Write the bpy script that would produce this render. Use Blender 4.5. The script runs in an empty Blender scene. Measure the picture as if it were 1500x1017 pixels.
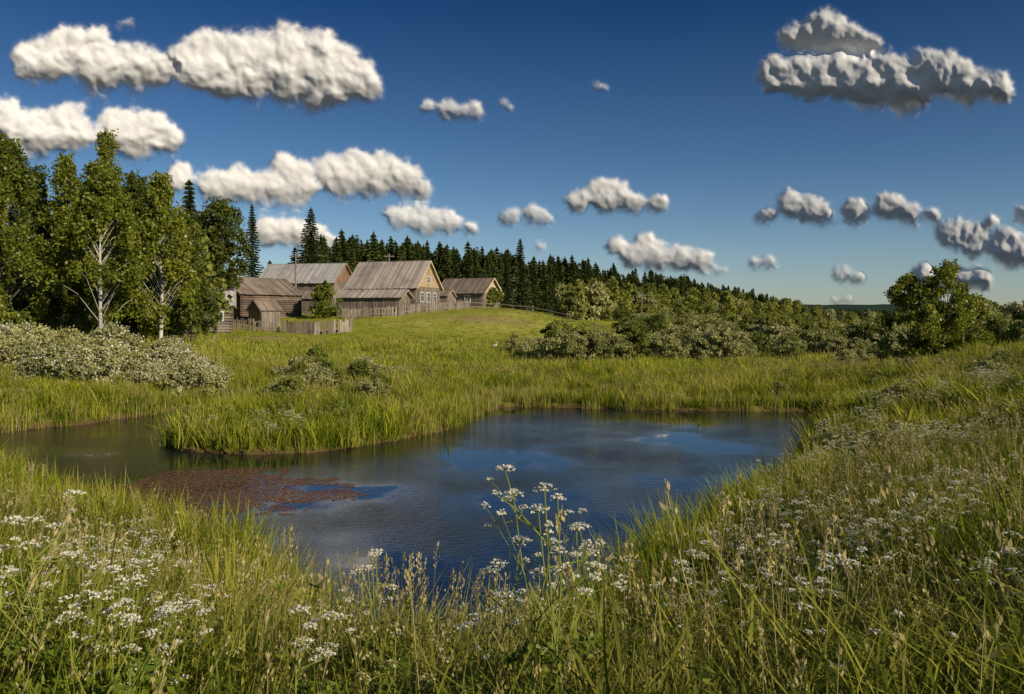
import bpy, math, numpy as np
from mathutils import Vector, Matrix
R=np.random.default_rng(7)
K=1167.0; EYE=4.0
SUN_AZ=math.radians(129); SUN_EL=math.radians(26)
scene=bpy.context.scene
# ---------------------------------------------------------------- helpers
def link(o,parent=None):
    scene.collection.objects.link(o)
    if parent: o.parent=parent
    return o
def hashn(ix,iy,iz):
    v=np.sin(ix*127.1+iy*311.7+iz*74.7)*43758.5453
    return v-np.floor(v)
def vnoise(x,y,z=0.0):
    x,y,z=np.broadcast_arrays(np.asarray(x,float),np.asarray(y,float),np.asarray(z,float))
    ix,iy,iz=np.floor(x),np.floor(y),np.floor(z)
    fx,fy,fz=x-ix,y-iy,z-iz
    fx=fx*fx*(3-2*fx);fy=fy*fy*(3-2*fy);fz=fz*fz*(3-2*fz)
    r=0
    for a in (0,1):
        for b in (0,1):
            for c in (0,1):
                w=(fx if a else 1-fx)*(fy if b else 1-fy)*(fz if c else 1-fz)
                r=r+w*hashn(ix+a,iy+b,iz+c)
    return r
def fbm(x,y,z=0.0,o=4):
    r=0;a=.5;s=0
    for i in range(o):
        r=r+a*vnoise(np.asarray(x)*2**i+i*17.3,np.asarray(y)*2**i+i*5.1,np.asarray(z)*2**i);s+=a;a*=.5
    return r/s
class Geo:
    def __init__(s): s.V=[];s.F=[];s.M=[];s.A=[]
    def add(s,V,F,mat=0,var=0.5):
        V=np.asarray(V,float).reshape(-1,3);F=np.asarray(F,int)
        s.V.append(V);s.F.append(F);s.M.append(mat)
        s.A.append(np.broadcast_to(np.asarray(var,float),(len(V),)).copy())
    def pack(s):
        """merge chunks that share material and face size"""
        d={}
        for V,F,M,A in zip(s.V,s.F,s.M,s.A):
            e=d.setdefault((M,F.shape[1]),[[],[],[],0]);e[0].append(V);e[1].append(F+e[3]);e[2].append(A);e[3]+=len(V)
        s.V=[];s.F=[];s.M=[];s.A=[]
        for (M,_),e in d.items():
            s.V.append(np.concatenate(e[0]));s.F.append(np.concatenate(e[1]));s.M.append(M);s.A.append(np.concatenate(e[2]))
        return s
    def mesh(s,name,mats,smooth=False,xattr=None):
        me=bpy.data.meshes.new(name)
        off=np.cumsum([0]+[len(v) for v in s.V])
        V=np.concatenate(s.V);L=np.concatenate([(f+o).ravel() for f,o in zip(s.F,off)])
        S=np.concatenate([np.full(len(f),f.shape[1]) for f in s.F]);M=np.concatenate([np.full(len(f),m) for f,m in zip(s.F,s.M)])
        me.vertices.add(len(V));me.vertices.foreach_set('co',V.ravel().astype(np.float32))
        me.loops.add(len(L));me.loops.foreach_set('vertex_index',L.astype(np.int32))
        me.polygons.add(len(S));st=np.concatenate([[0],np.cumsum(S)[:-1]])
        me.polygons.foreach_set('loop_start',st.astype(np.int32))
        me.update(calc_edges=True)
        me.polygons.foreach_set('material_index',M.astype(np.int32))
        me.polygons.foreach_set('use_smooth',np.full(len(S),smooth))
        a=me.attributes.new('var','FLOAT','POINT');a.data.foreach_set('value',np.concatenate(s.A).astype(np.float32))
        if xattr:
            for k,v in xattr.items():
                a=me.attributes.new(k,'FLOAT','POINT');a.data.foreach_set('value',np.asarray(v,np.float32))
        for m in mats: me.materials.append(m)
        me.update()
        return me
    def obj(s,name,mats,smooth=False,parent=None,lnk=True,xattr=None):
        o=bpy.data.objects.new(name,s.mesh(name,mats,smooth,xattr))
        if lnk: link(o,parent)
        return o
def tube(P,r,sides=6):
    P=np.asarray(P,float);n=len(P);r=np.broadcast_to(np.asarray(r,float),(n,))
    T=np.gradient(P,axis=0);T/=np.linalg.norm(T,axis=1)[:,None]+1e-9
    ref=np.array([0.31,0.95,0.05]) if abs(T[:,2]).mean()>.6 else np.array([0,0.02,1.0])
    A=np.cross(T,ref);A/=np.linalg.norm(A,axis=1)[:,None]+1e-9
    B=np.cross(T,A)
    th=np.linspace(0,2*np.pi,sides,endpoint=False)
    V=P[:,None,:]+r[:,None,None]*(np.cos(th)[None,:,None]*A[:,None,:]+np.sin(th)[None,:,None]*B[:,None,:])
    V=V.reshape(-1,3);F=[]
    for i in range(n-1):
        for j in range(sides):
            k=(j+1)%sides
            F.append((i*sides+j,i*sides+k,(i+1)*sides+k,(i+1)*sides+j))
    return V,np.array(F)
def unit(n,rng):
    v=rng.normal(size=(n,3));return v/np.linalg.norm(v,axis=1)[:,None]
def leaves(P,size,rng,asp=1.5,flat=0.0,axis=None):
    n=len(P);u=unit(n,rng) if axis is None else axis
    w=unit(n,rng)
    if flat>0:
        w=w*(1-flat)+np.array([0,0,1.0])*flat
    v=np.cross(u,w);v/=np.linalg.norm(v,axis=1)[:,None]+1e-9
    s=np.broadcast_to(np.asarray(size,float),(n,))*(.7+.6*rng.random(n))
    a=u*(s*.5*asp)[:,None];b=v*(s*.5)[:,None]
    V=np.stack([P-a,P+b,P+a,P-b],1).reshape(-1,3)
    F=np.arange(4*n).reshape(n,4)
    return V,F
def slab(p0,p1,p2,p3,t):
    q=[np.array(p,float) for p in (p0,p1,p2,p3)];t=np.array(t,float)
    V=q+[a+t for a in q]
    F=[(0,3,2,1),(4,5,6,7),(0,1,5,4),(1,2,6,5),(2,3,7,6),(3,0,4,7)]
    return V,F
def box(cx,cy,cz,sx,sy,sz):
    x0,x1,y0,y1,z0,z1=cx-sx/2,cx+sx/2,cy-sy/2,cy+sy/2,cz-sz/2,cz+sz/2
    return slab((x0,y0,z0),(x1,y0,z0),(x1,y1,z0),(x0,y1,z0),(0,0,z1-z0))
# ---------------------------------------------------------------- materials
def newmat(name):
    m=bpy.data.materials.new(name);m.use_nodes=True;nt=m.node_tree;nt.nodes.clear()
    return m,nt,nt.nodes,nt.links
def mixc(N,L,f,a,b,bt='MIX'):
    n=N.new('ShaderNodeMix');n.data_type='RGBA';n.blend_type=bt
    for s,v in ((n.inputs[0],f),(n.inputs[6],a),(n.inputs[7],b)):
        if hasattr(v,'is_output'): L.new(v,s)
        elif isinstance(v,(tuple,list)): s.default_value=(*v[:3],1)
        else: s.default_value=v
    return n.outputs[2]
def mth(N,L,op,a,b=None,c=None,clamp=False):
    n=N.new('ShaderNodeMath');n.operation=op;n.use_clamp=clamp
    for i,v in enumerate((a,b,c)):
        if v is None: continue
        if hasattr(v,'is_output'): L.new(v,n.inputs[i])
        else: n.inputs[i].default_value=v
    return n.outputs[0]
def attr(N,name,t='GEOMETRY'):
    n=N.new('ShaderNodeAttribute');n.attribute_type=t;n.attribute_name=name;return n.outputs['Fac']
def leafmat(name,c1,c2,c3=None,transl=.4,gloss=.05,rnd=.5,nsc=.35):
    """c1 darker/base colour, c2 tip colour, c3 colour of drier patches of the meadow"""
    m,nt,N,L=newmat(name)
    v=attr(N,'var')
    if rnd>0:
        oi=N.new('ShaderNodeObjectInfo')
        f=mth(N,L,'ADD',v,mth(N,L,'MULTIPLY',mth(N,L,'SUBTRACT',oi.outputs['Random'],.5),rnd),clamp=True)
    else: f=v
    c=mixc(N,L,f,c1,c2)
    if c3:
        ge=N.new('ShaderNodeNewGeometry');n=N.new('ShaderNodeTexNoise');n.inputs['Scale'].default_value=nsc;n.inputs['Detail'].default_value=2;L.new(ge.outputs['Position'],n.inputs[0])
        k=mth(N,L,'MULTIPLY',mth(N,L,'SUBTRACT',n.outputs[0],.44),3.6,clamp=True)
        c=mixc(N,L,mth(N,L,'MULTIPLY',k,mth(N,L,'MULTIPLY_ADD',v,.7,.2)),c,c3)
    d=N.new('ShaderNodeBsdfDiffuse');L.new(c,d.inputs[0])
    t=N.new('ShaderNodeBsdfTranslucent');L.new(c,t.inputs[0])
    mx=N.new('ShaderNodeMixShader');mx.inputs[0].default_value=transl;L.new(d.outputs[0],mx.inputs[1]);L.new(t.outputs[0],mx.inputs[2])
    out=mx.outputs[0]
    if gloss>0:
        g=N.new('ShaderNodeBsdfGlossy');g.inputs['Roughness'].default_value=.45
        mx2=N.new('ShaderNodeMixShader');mx2.inputs[0].default_value=gloss;L.new(out,mx2.inputs[1]);L.new(g.outputs[0],mx2.inputs[2]);out=mx2.outputs[0]
    o=N.new('ShaderNodeOutputMaterial');L.new(out,o.inputs[0])
    return m
def woodmat(name,c1,c2,rough=.85,scale=(3,3,.6)):
    m,nt,N,L=newmat(name)
    tc=N.new('ShaderNodeTexCoord');mp=N.new('ShaderNodeMapping');mp.inputs['Scale'].default_value=scale;L.new(tc.outputs['Object'],mp.inputs[0])
    n=N.new('ShaderNodeTexNoise');n.inputs['Scale'].default_value=3;n.inputs['Detail'].default_value=6;L.new(mp.outputs[0],n.inputs[0])
    n2=N.new('ShaderNodeTexNoise');n2.inputs['Scale'].default_value=.6;n2.inputs['Detail'].default_value=3;L.new(tc.outputs['Object'],n2.inputs[0])
    f=mth(N,L,'ADD',mth(N,L,'MULTIPLY',attr(N,'var'),.7),mth(N,L,'SUBTRACT',mth(N,L,'MULTIPLY',n.outputs[0],1.3),.5),clamp=True)
    c=mixc(N,L,f,c1,c2)
    c=mixc(N,L,mth(N,L,'MULTIPLY',mth(N,L,'SUBTRACT',n2.outputs[0],.45,),2.0,clamp=True),c,tuple(a*.6 for a in c1))
    p=N.new('ShaderNodeBsdfPrincipled');L.new(c,p.inputs['Base Color']);p.inputs['Roughness'].default_value=rough
    b=N.new('ShaderNodeBump');b.inputs['Strength'].default_value=.4;b.inputs['Distance'].default_value=.02;L.new(n.outputs[0],b.inputs['Height']);L.new(b.outputs[0],p.inputs['Normal'])
    o=N.new('ShaderNodeOutputMaterial');L.new(p.outputs[0],o.inputs[0]);return m
def plain(name,c,rough=.6,spec=.5):
    m,nt,N,L=newmat(name)
    tc=N.new('ShaderNodeTexCoord');n=N.new('ShaderNodeTexNoise');n.inputs['Scale'].default_value=9;L.new(tc.outputs['Object'],n.inputs[0])
    col=mixc(N,L,n.outputs[0],tuple(a*.75 for a in c),tuple(min(1,a*1.15) for a in c))
    p=N.new('ShaderNodeBsdfPrincipled');L.new(col,p.inputs['Base Color']);p.inputs['Roughness'].default_value=rough
    p.inputs['Specular IOR Level'].default_value=spec
    o=N.new('ShaderNodeOutputMaterial');L.new(p.outputs[0],o.inputs[0]);return m
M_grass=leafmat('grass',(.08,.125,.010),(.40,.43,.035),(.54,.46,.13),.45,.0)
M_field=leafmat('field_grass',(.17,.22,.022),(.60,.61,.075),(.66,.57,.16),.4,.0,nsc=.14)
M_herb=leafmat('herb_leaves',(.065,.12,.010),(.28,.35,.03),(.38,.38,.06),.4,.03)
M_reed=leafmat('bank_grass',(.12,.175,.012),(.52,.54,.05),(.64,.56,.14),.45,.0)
M_seed=leafmat('seed_heads',(.34,.28,.11),(.58,.49,.25),None,.3,.0)
M_stem=leafmat('stems',(.14,.19,.03),(.33,.35,.08),None,.2,.0)
M_flower=leafmat('white_florets',(.72,.68,.54),(.86,.84,.74),None,.3,.0,.2)
M_cream=leafmat('cream_florets',(.44,.40,.15),(.70,.63,.36),None,.3,.0,.3)
M_birch=leafmat('birch_leaves',(.080,.115,.012),(.30,.32,.03),None,.4,.03,.25)
M_birchd=leafmat('dark_leaves',(.045,.068,.010),(.15,.175,.022),None,.35,.03,.25)
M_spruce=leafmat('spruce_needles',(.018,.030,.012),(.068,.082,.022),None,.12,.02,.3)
M_willow=leafmat('willow_leaves',(.19,.21,.06),(.54,.52,.24),None,.3,.0,.5)
M_olive=leafmat('broadleaf_leaves',(.12,.15,.028),(.35,.36,.085),None,.3,.0,.6)
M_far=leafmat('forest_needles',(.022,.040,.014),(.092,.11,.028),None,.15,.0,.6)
M_bark=woodmat('bark',(.05,.04,.03),(.13,.10,.07))
M_white=woodmat('birch_bark',(.30,.28,.25),(.75,.72,.67),.8,(1,1,5))
M_wgrey=woodmat('weathered_boards',(.13,.105,.085),(.38,.315,.25))
M_wdark=woodmat('dark_logs',(.08,.055,.04),(.25,.18,.13))
M_wwarm=woodmat('warm_boards',(.42,.29,.15),(.72,.56,.36))
M_wred=woodmat('red_boards',(.22,.12,.075),(.42,.25,.165))
M_roof=woodmat('shingle_roof',(.21,.175,.15),(.54,.465,.395))
M_roofb=woodmat('brown_roof',(.12,.09,.07),(.33,.26,.20))
M_rooflt=woodmat('slate_roof',(.27,.26,.25),(.52,.49,.46))
M_glass=plain('window_glass',(.02,.025,.03),.08)
M_paint=plain('window_paint',(.62,.62,.60),.5)
# ---------------------------------------------------------------- terrain
pond=np.array([(13.2,32.6),(10,33.4),(7.1,33.2),(2.9,34.3),(-.9,35.0),(-1.3,31.5),(-2.4,27.8),(-3.6,25.7),(-5.3,23.4),(-6.8,22.8),(-8.6,23.0),(-10.3,23.9),
 (-11.2,26.2),(-11.6,31.1),(-11.6,35.5),(-12.0,38.6),(-12.9,38.4),(-13.5,34.6),(-14.9,31.1),(-16.2,28.3),(-18.0,26.9),(-26,25.5),(-60,24),(-60,18),(-22,19.0),
 (-13.5,19.0),(-11.2,18.4),(-9.4,16.3),(-7.4,13.6),(-5.6,12.4),(-4.2,11.6),(-2.9,10.8),(-2.3,9.4),(-1.6,8.4),(-.7,8.2),(.3,8.9),(1.4,10.6),(2.6,12.2),(4.1,14),(5.0,16.6),(7.2,20.2),(9.0,24.5),(10.8,28.2),(13.0,31)])
for _ in range(2):
    nx=np.roll(pond,-1,0);pond=np.stack([.75*pond+.25*nx,.25*pond+.75*nx],1).reshape(-1,2)
def sdist(x,y):
    x=np.asarray(x,float);y=np.asarray(y,float)
    d=np.full(x.shape,1e9);ins=np.zeros(x.shape,bool)
    for i in range(len(pond)):
        a=pond[i];b=pond[(i+1)%len(pond)];e=b-a
        t=np.clip(((x-a[0])*e[0]+(y-a[1])*e[1])/(e@e+1e-12),0,1)
        d=np.minimum(d,np.hypot(x-a[0]-t*e[0],y-a[1]-t*e[1]))
        c=((a[1]>y)!=(b[1]>y))&(x<(b[0]-a[0])*(y-a[1])/(b[1]-a[1]+1e-12)+a[0])
        ins^=c
    d=np.where(ins,-d,d)
    return d+.9*(fbm(x*.7,y*.7,3.0,4)-.5)
CP=np.array([(0,0,2.4),(-8,0,2.2),(8,0,2.6),(0,-20,2.6),(0,4,1.95),(-4,6,1.9),(0,6.2,1.3),(4,6,2.0),(-8,9,1.4),(-14,14,1.0),(8,8,2.0),(5,12,1.2),(12,14,2.0),(8,18,1.0),(12,22,1.6),(20,31,2.2),(15.5,31,1.1),(30,44,2.0),(22,44,1.0),(45,60,1.6),
 (-6,28,.5),(-6,36,.5),(-18,32,.6),(-20,38,.9),(-30,40,1.5),(-26,50,2.5),(-40,50,2.8),(-18,48,1.4),(-32,62,2.6),(-10,50,.6),(0,45,.5),(10,45,.5),(20,60,.6),(40,80,.8),(30,55,.8),
 (-10,64,.9),(0,62,.7),(-10,75,2.3),(-10,90,4.2),(-14,98,4.7),(-20,64,1.4),(-22,75,2.3),(-28,88,3.7),(-29,112,5.2),(-29,76,2.7),(-45,90,4.0),(-2.5,95,4.6),(2,92,4.2),(5,95,3.7),(9,95,2.4),(13.4,95,1.0),(2,80,2.0),(10,75,.8),(-5,106,4.9),(5,110,4.0),
 (30,120,.6),(18,110,.8),(60,150,.6),(0,170,5.),(-60,150,6),(-30,180,6),(40,250,4),(110,450,3),(220,600,-4),(100,250,.5),(-200,400,9),(300,300,0),(-100,80,4),(100,60,1.5),(100,0,2.5),(-100,0,2),(-100,30,2.0),(60,30,2.6)],float)
def mq(a,b): return np.sqrt(((a[...,None,:]-b)**2).sum(-1)+16.0)
_A=mq(CP[:,:2],CP[:,:2]);_mean=1.5
_w=np.linalg.solve(_A+1e-3*np.eye(len(CP)),CP[:,2]-_mean)
def height(x,y,sd=None):
    x=np.atleast_1d(np.asarray(x,float));y=np.atleast_1d(np.asarray(y,float))
    if sd is None: sd=sdist(x,y)
    Lh=mq(np.stack([x,y],-1),CP[:,:2])@_w+_mean
    far=np.clip((np.hypot(x,y)-350)/400,0,1);Lh=np.clip(Lh,.4,9)*(1-far)-1.0*far
    land=.14*np.clip(sd/.10,0,1)+(Lh-.14)*(1-np.exp(-np.clip(sd,0,200)/1.9))+(fbm(x*.5,y*.5,0,3)-.5)*.3*np.clip(sd/2,0,1)
    wat=-.02-.7*(1-np.exp(np.clip(sd,-50,0)/.5))
    return np.where(sd>0,land,wat)
def axis(lo,hi,c0,c1,st,gr):
    a=list(np.arange(c0,c1,st));s=st;v=a[-1]
    while v<hi: s*=gr;v+=s;a.append(v)
    s=st;v=c0;b=[]
    while v>lo: s*=gr;v-=s;b.append(v)
    return np.array(b[::-1]+a)
xs=axis(-5000,5000,-20,22,.22,1.045);ys=axis(-60,6000,-1,42,.22,1.03)
X,Y=np.meshgrid(xs,ys);SD=sdist(X,Y);Z=height(X,Y,SD)
ny,nx_=X.shape;I=np.arange(ny*nx_).reshape(ny,nx_)
F=np.stack([I[:-1,:-1],I[:-1,1:],I[1:,1:],I[1:,:-1]],-1).reshape(-1,4)
g=Geo();g.add(np.stack([X,Y,Z],-1),F)
soil=np.clip(1.1-SD/.45,0,1)
def gs(cx,cy,rx,ry): return np.exp(-(((X-cx)/rx)**2+((Y-cy)/ry)**2))
dirt=np.clip(gs(-21,70,6,2)+gs(-2.5,86,5,2.2)*.9+gs(-24,79,4,2)+gs(-12,90,6,1.5)*.6+gs(5,93,5,1.2)*.6,0,1)*(.4+.9*fbm(X*.6,Y*.6,1,4))
m,nt,N,L=newmat('ground')
tc=N.new('ShaderNodeTexCoord')
n1=N.new('ShaderNodeTexNoise');n1.inputs['Scale'].default_value=.12;n1.inputs['Detail'].default_value=6;L.new(tc.outputs['Object'],n1.inputs[0])
n2=N.new('ShaderNodeTexNoise');n2.inputs['Scale'].default_value=3.;n2.inputs['Detail'].default_value=8;L.new(tc.outputs['Object'],n2.inputs[0])
c=mixc(N,L,n2.outputs[0],(.10,.14,.015),(.39,.41,.05))
c=mixc(N,L,mth(N,L,'MULTIPLY',mth(N,L,'SUBTRACT',n1.outputs[0],.45),2.5,clamp=True),c,(.43,.38,.11))
c=mixc(N,L,attr(N,'dirt'),c,(.28,.18,.11))
c=mixc(N,L,attr(N,'soil'),c,mixc(N,L,n2.outputs[0],(.035,.022,.013),(.14,.085,.045)))
p=N.new('ShaderNodeBsdfDiffuse');L.new(c,p.inputs[0])
b=N.new('ShaderNodeBump');b.inputs['Strength'].default_value=.8;b.inputs['Distance'].default_value=.15;L.new(n2.outputs[0],b.inputs['Height']);L.new(b.outputs[0],p.inputs['Normal'])
o=N.new('ShaderNodeOutputMaterial');L.new(p.outputs[0],o.inputs[0])
g.obj('ground',[m],True,xattr={'soil':soil.ravel(),'dirt':dirt.ravel()})
def gz(x,y): return float(height(np.array([x]),np.array([y]))[0])
# ---------------------------------------------------------------- water
m,nt,N,L=newmat('water')
tc=N.new('ShaderNodeTexCoord');mp=N.new('ShaderNodeMapping');mp.inputs['Scale'].default_value=(.8,2.0,1);mp.inputs['Rotation'].default_value=(0,0,.15);L.new(tc.outputs['Object'],mp.inputs[0])
n1=N.new('ShaderNodeTexNoise');n1.inputs['Scale'].default_value=6;n1.inputs['Detail'].default_value=4;n1.inputs['Roughness'].default_value=.6;L.new(mp.outputs[0],n1.inputs[0])
n2=N.new('ShaderNodeTexNoise');n2.inputs['Scale'].default_value=.25;n2.inputs['Detail'].default_value=3;L.new(tc.outputs['Object'],n2.inputs[0])
st=mth(N,L,'MULTIPLY_ADD',mth(N,L,'SUBTRACT',n2.outputs[0],.44),2.4,.16,clamp=True)
b=N.new('ShaderNodeBump');b.inputs['Distance'].default_value=.034;L.new(st,b.inputs['Strength']);L.new(n1.outputs[0],b.inputs['Height'])
p=N.new('ShaderNodeBsdfPrincipled');p.inputs['Base Color'].default_value=(.006,.009,.014,1);p.inputs['Roughness'].default_value=.02;p.inputs['IOR'].default_value=2.2
L.new(b.outputs[0],p.inputs['Normal']);o=N.new('ShaderNodeOutputMaterial');L.new(p.outputs[0],o.inputs[0])
g=Geo();wx=np.linspace(-62,17,40);wy=np.linspace(6,41,20);A,B=np.meshgrid(wx,wy);I=np.arange(A.size).reshape(A.shape)
g.add(np.stack([A,B,A*0],-1),np.stack([I[:-1,:-1],I[:-1,1:],I[1:,1:],I[1:,:-1]],-1).reshape(-1,4))
g.obj('pond_water',[m])
g=Geo();n=64000;px=R.uniform(-11.5,-3,n);py=R.uniform(14.5,22.5,n)
e=((px+7.0)/3.3)**2+((py-18.2+(px+7.0)*.12)/2.3)**2
k=(e+(fbm(px*1.3,py*1.3,5,4)-.5)*2.4+(fbm(px*5,py*5,5,2)-.5)*1.0<.9)&(R.random(n)<.66)
P=np.stack([px,py,R.uniform(.003,.008,n)],-1)[k]
V,Fq=leaves(P,.06,R,1.2);V[:,2]=np.repeat(P[:,2],4)
g.add(V,Fq,0,np.repeat(R.random(len(P)),4))
M_weed=leafmat('water_weed',(.14,.065,.038),(.28,.145,.085),None,.0,.03,0)
g.obj('floating_pond_weed',[M_weed])
# ---------------------------------------------------------------- plant prototypes
PM=[M_grass,M_seed,M_reed,M_herb,M_stem,M_cream,M_flower,M_field]   # shared slots
G_,S_,RD_,HB_,ST_,CR_,FL_,FD_=range(8)
def blades(n,h,w,rng,spread,bend,hv=.35):
    b=np.stack([rng.normal(0,spread,n),rng.normal(0,spread,n),np.full(n,-.05)],-1)
    hh=h*(1-hv+2*hv*rng.random(n)*1.0);az=rng.random(n)*2*np.pi
    ld=np.stack([np.cos(az),np.sin(az),az*0],-1);sd=np.stack([-np.sin(az+rng.normal(0,.6,n)),np.cos(az),az*0],-1)
    bd=bend*(.2+rng.random(n))*hh
    V=[];A=[];rv=rng.random(n)
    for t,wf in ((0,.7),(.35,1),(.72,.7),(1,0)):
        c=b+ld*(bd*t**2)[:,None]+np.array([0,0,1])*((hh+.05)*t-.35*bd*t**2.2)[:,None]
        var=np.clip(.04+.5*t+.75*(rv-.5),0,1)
        if wf>0:
            V+= [c-sd*(w*wf*.5),c+sd*(w*wf*.5)];A+=[var,var]
        else: V.append(c);A.append(var)
    V=np.stack(V,1);A=np.stack(A,1)
    o=np.arange(n)[:,None,None]*7
    T=(np.array([[0,1,3],[0,3,2],[2,3,5],[2,5,4],[4,5,6]])[None]+o).reshape(-1,3)
    return V.reshape(-1,3),T,A.ravel()
def g_grass(mat,n,h,w,spread,bend,seed,seeds=0,sh=1.2,hv=.35,nh=14):
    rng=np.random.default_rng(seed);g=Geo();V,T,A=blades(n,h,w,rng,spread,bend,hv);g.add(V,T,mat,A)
    for i in range(seeds):
        x,y=rng.normal(0,spread*.9,2);hh=h*sh*(.8+.4*rng.random());a=rng.random()*6.28;bd=.18*hh*rng.random()
        t=np.linspace(0,1,4);P=np.stack([x+math.cos(a)*bd*t**2,y+math.sin(a)*bd*t**2,hh*t-.02],-1)
        V,Fq=tube(P,w*.16*(1.2-.6*t),3);g.add(V,Fq,S_,.4)
        q=rng.random(nh);pp=P[-1]+(P[-1]-P[-2])/np.linalg.norm(P[-1]-P[-2])*(-.2*h*q[:,None])+rng.normal(0,.012*h,(nh,3))*(.4+q[:,None])
        V,Fq=leaves(pp,w*1.0,rng,2.2,axis=unit(nh,rng)*.5+np.array([0,0,1]));g.add(V,Fq,S_,np.repeat(rng.random(nh),4))
    return g.pack()
def umbel(g,c,r,rng,nr=14,nf=9,fs=.008,mat=FL_):
    for i in range(nr):
        rr=r*math.sqrt((i+.5)/nr);a=i*2.4+rng.normal(0,.2)
        e=c+np.array([rr*math.cos(a),rr*math.sin(a),.55*r-.45*rr*rr/r+rng.normal(0,.003)])
        V,Fq=tube([c,c*.5+e*.5+np.array([0,0,-.004]),e],[.0011,.0009,.0008],3);g.add(V,Fq,ST_,.6)
        P=e+rng.normal(0,1,(nf,3))*np.array([.3,.3,.1])*r*.42
        V,Fq=leaves(P,fs,rng,1.1,flat=.6);g.add(V,Fq,mat,np.repeat(rng.random(nf),4))
def g_parsley(h,seed,spread=.22,nu=7,mat=FL_,ur=.045,q=1.0):
    rng=np.random.default_rng(seed);g=Geo();t=np.linspace(0,1,9)
    lean=rng.normal(0,.05,2);nr=int(14*q);nf=int(9*q)
    P=np.stack([lean[0]*t**2*h+.012*np.sin(t*7),lean[1]*t**2*h+.01*np.cos(t*6),h*.93*t],-1)
    V,Fq=tube(P,.0075*(1.15-.8*t),5);g.add(V,Fq,ST_,.45)
    umbel(g,P[-1],ur*1.1,rng,nr,nf,.008/q,mat)
    for i in range(nu):
        s=.45+.42*rng.random();k=s*8;i0=int(k);b=P[i0]*(1-k+i0)+P[i0+1]*(k-i0);a=i*2.4+rng.random()
        e=np.array([P[-1][0]+math.cos(a)*spread*(.5+.6*rng.random()),P[-1][1]+math.sin(a)*spread*(.5+.6*rng.random()),h*(.68+.32*rng.random())])
        mid=(b+e)/2+np.array([math.cos(a),math.sin(a),-.3])*.05
        V,Fq=tube([b,mid,e],[.0042,.003,.002],4);g.add(V,Fq,ST_,.5)
        umbel(g,e,ur*(.6+.7*rng.random()),rng,nr,nf,.008/q,mat)
        for kk in range(2):
            e2=e+np.array([rng.normal(0,.09),rng.normal(0,.09),-.02-.09*rng.random()])
            V,Fq=tube([mid,(mid+e2)/2,e2],[.0025,.002,.0015],3);g.add(V,Fq,ST_,.5)
            umbel(g,e2,ur*.55,rng,int(8*q),int(7*q),.008/q,mat)
    for i in range(7):
        s=.1+.55*rng.random();k=s*8;i0=int(k);b=P[i0];a=rng.random()*6.28;ln=.18+.16*rng.random()
        d=np.array([math.cos(a),math.sin(a),.5]);qq=np.linspace(0,1,6)
        Q=b+d*ln*qq[:,None]+np.array([0,0,-.16])*qq[:,None]**2
        V,Fq=tube(Q,.002,3);g.add(V,Fq,ST_,.3)
        m_=int(60*q);qq=rng.random(m_);Pp=b+d*ln*qq[:,None]+np.array([0,0,-.16])*qq[:,None]**2+np.cross(d,[0,0,1])*((1.1-qq)*rng.uniform(-.45,.45,m_)*ln)[:,None]
        V,Fq=leaves(Pp,.028,rng,2.0,flat=.6);g.add(V,Fq,HB_,np.repeat(rng.random(m_)*.6,4))
    return g.pack()
def g_herb(h,seed,fl=False):
    rng=np.random.default_rng(seed);g=Geo()
    for s in range(6):
        x,y=rng.normal(0,.11,2);t=np.linspace(0,1,4);a=rng.random()*6.28;hh=h*(.55+.6*rng.random())
        P=np.stack([x+.1*hh*math.cos(a)*t**2,y+.1*hh*math.sin(a)*t**2,hh*t],-1);V,Fq=tube(P,.0035*(1.2-t),3);g.add(V,Fq,ST_,.4)
        n=24;q=rng.random(n)**.7;az=rng.random(n)*6.28;ax=np.stack([np.cos(az),np.sin(az),.35-.7*rng.random(n)],-1)
        ls=.075*(1.15-.7*q);C=np.stack([x+.1*hh*math.cos(a)*q**2,y+.1*hh*math.sin(a)*q**2,hh*q],-1)+ax*(ls*.7)[:,None]
        V,Fq=leaves(C,ls*.5,rng,2.6,flat=.7,axis=ax);g.add(V,Fq,HB_,np.repeat(.1+.8*rng.random(n),4))
        if fl and s%2==0:
            Q=P[-1]+rng.normal(0,1,(22,3))*np.array([.03,.03,.024]);V,Fq=leaves(Q,.010,rng,1.2,flat=.3);g.add(V,Fq,CR_,np.repeat(rng.random(22)*.7,4))
    return g.pack()
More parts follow.
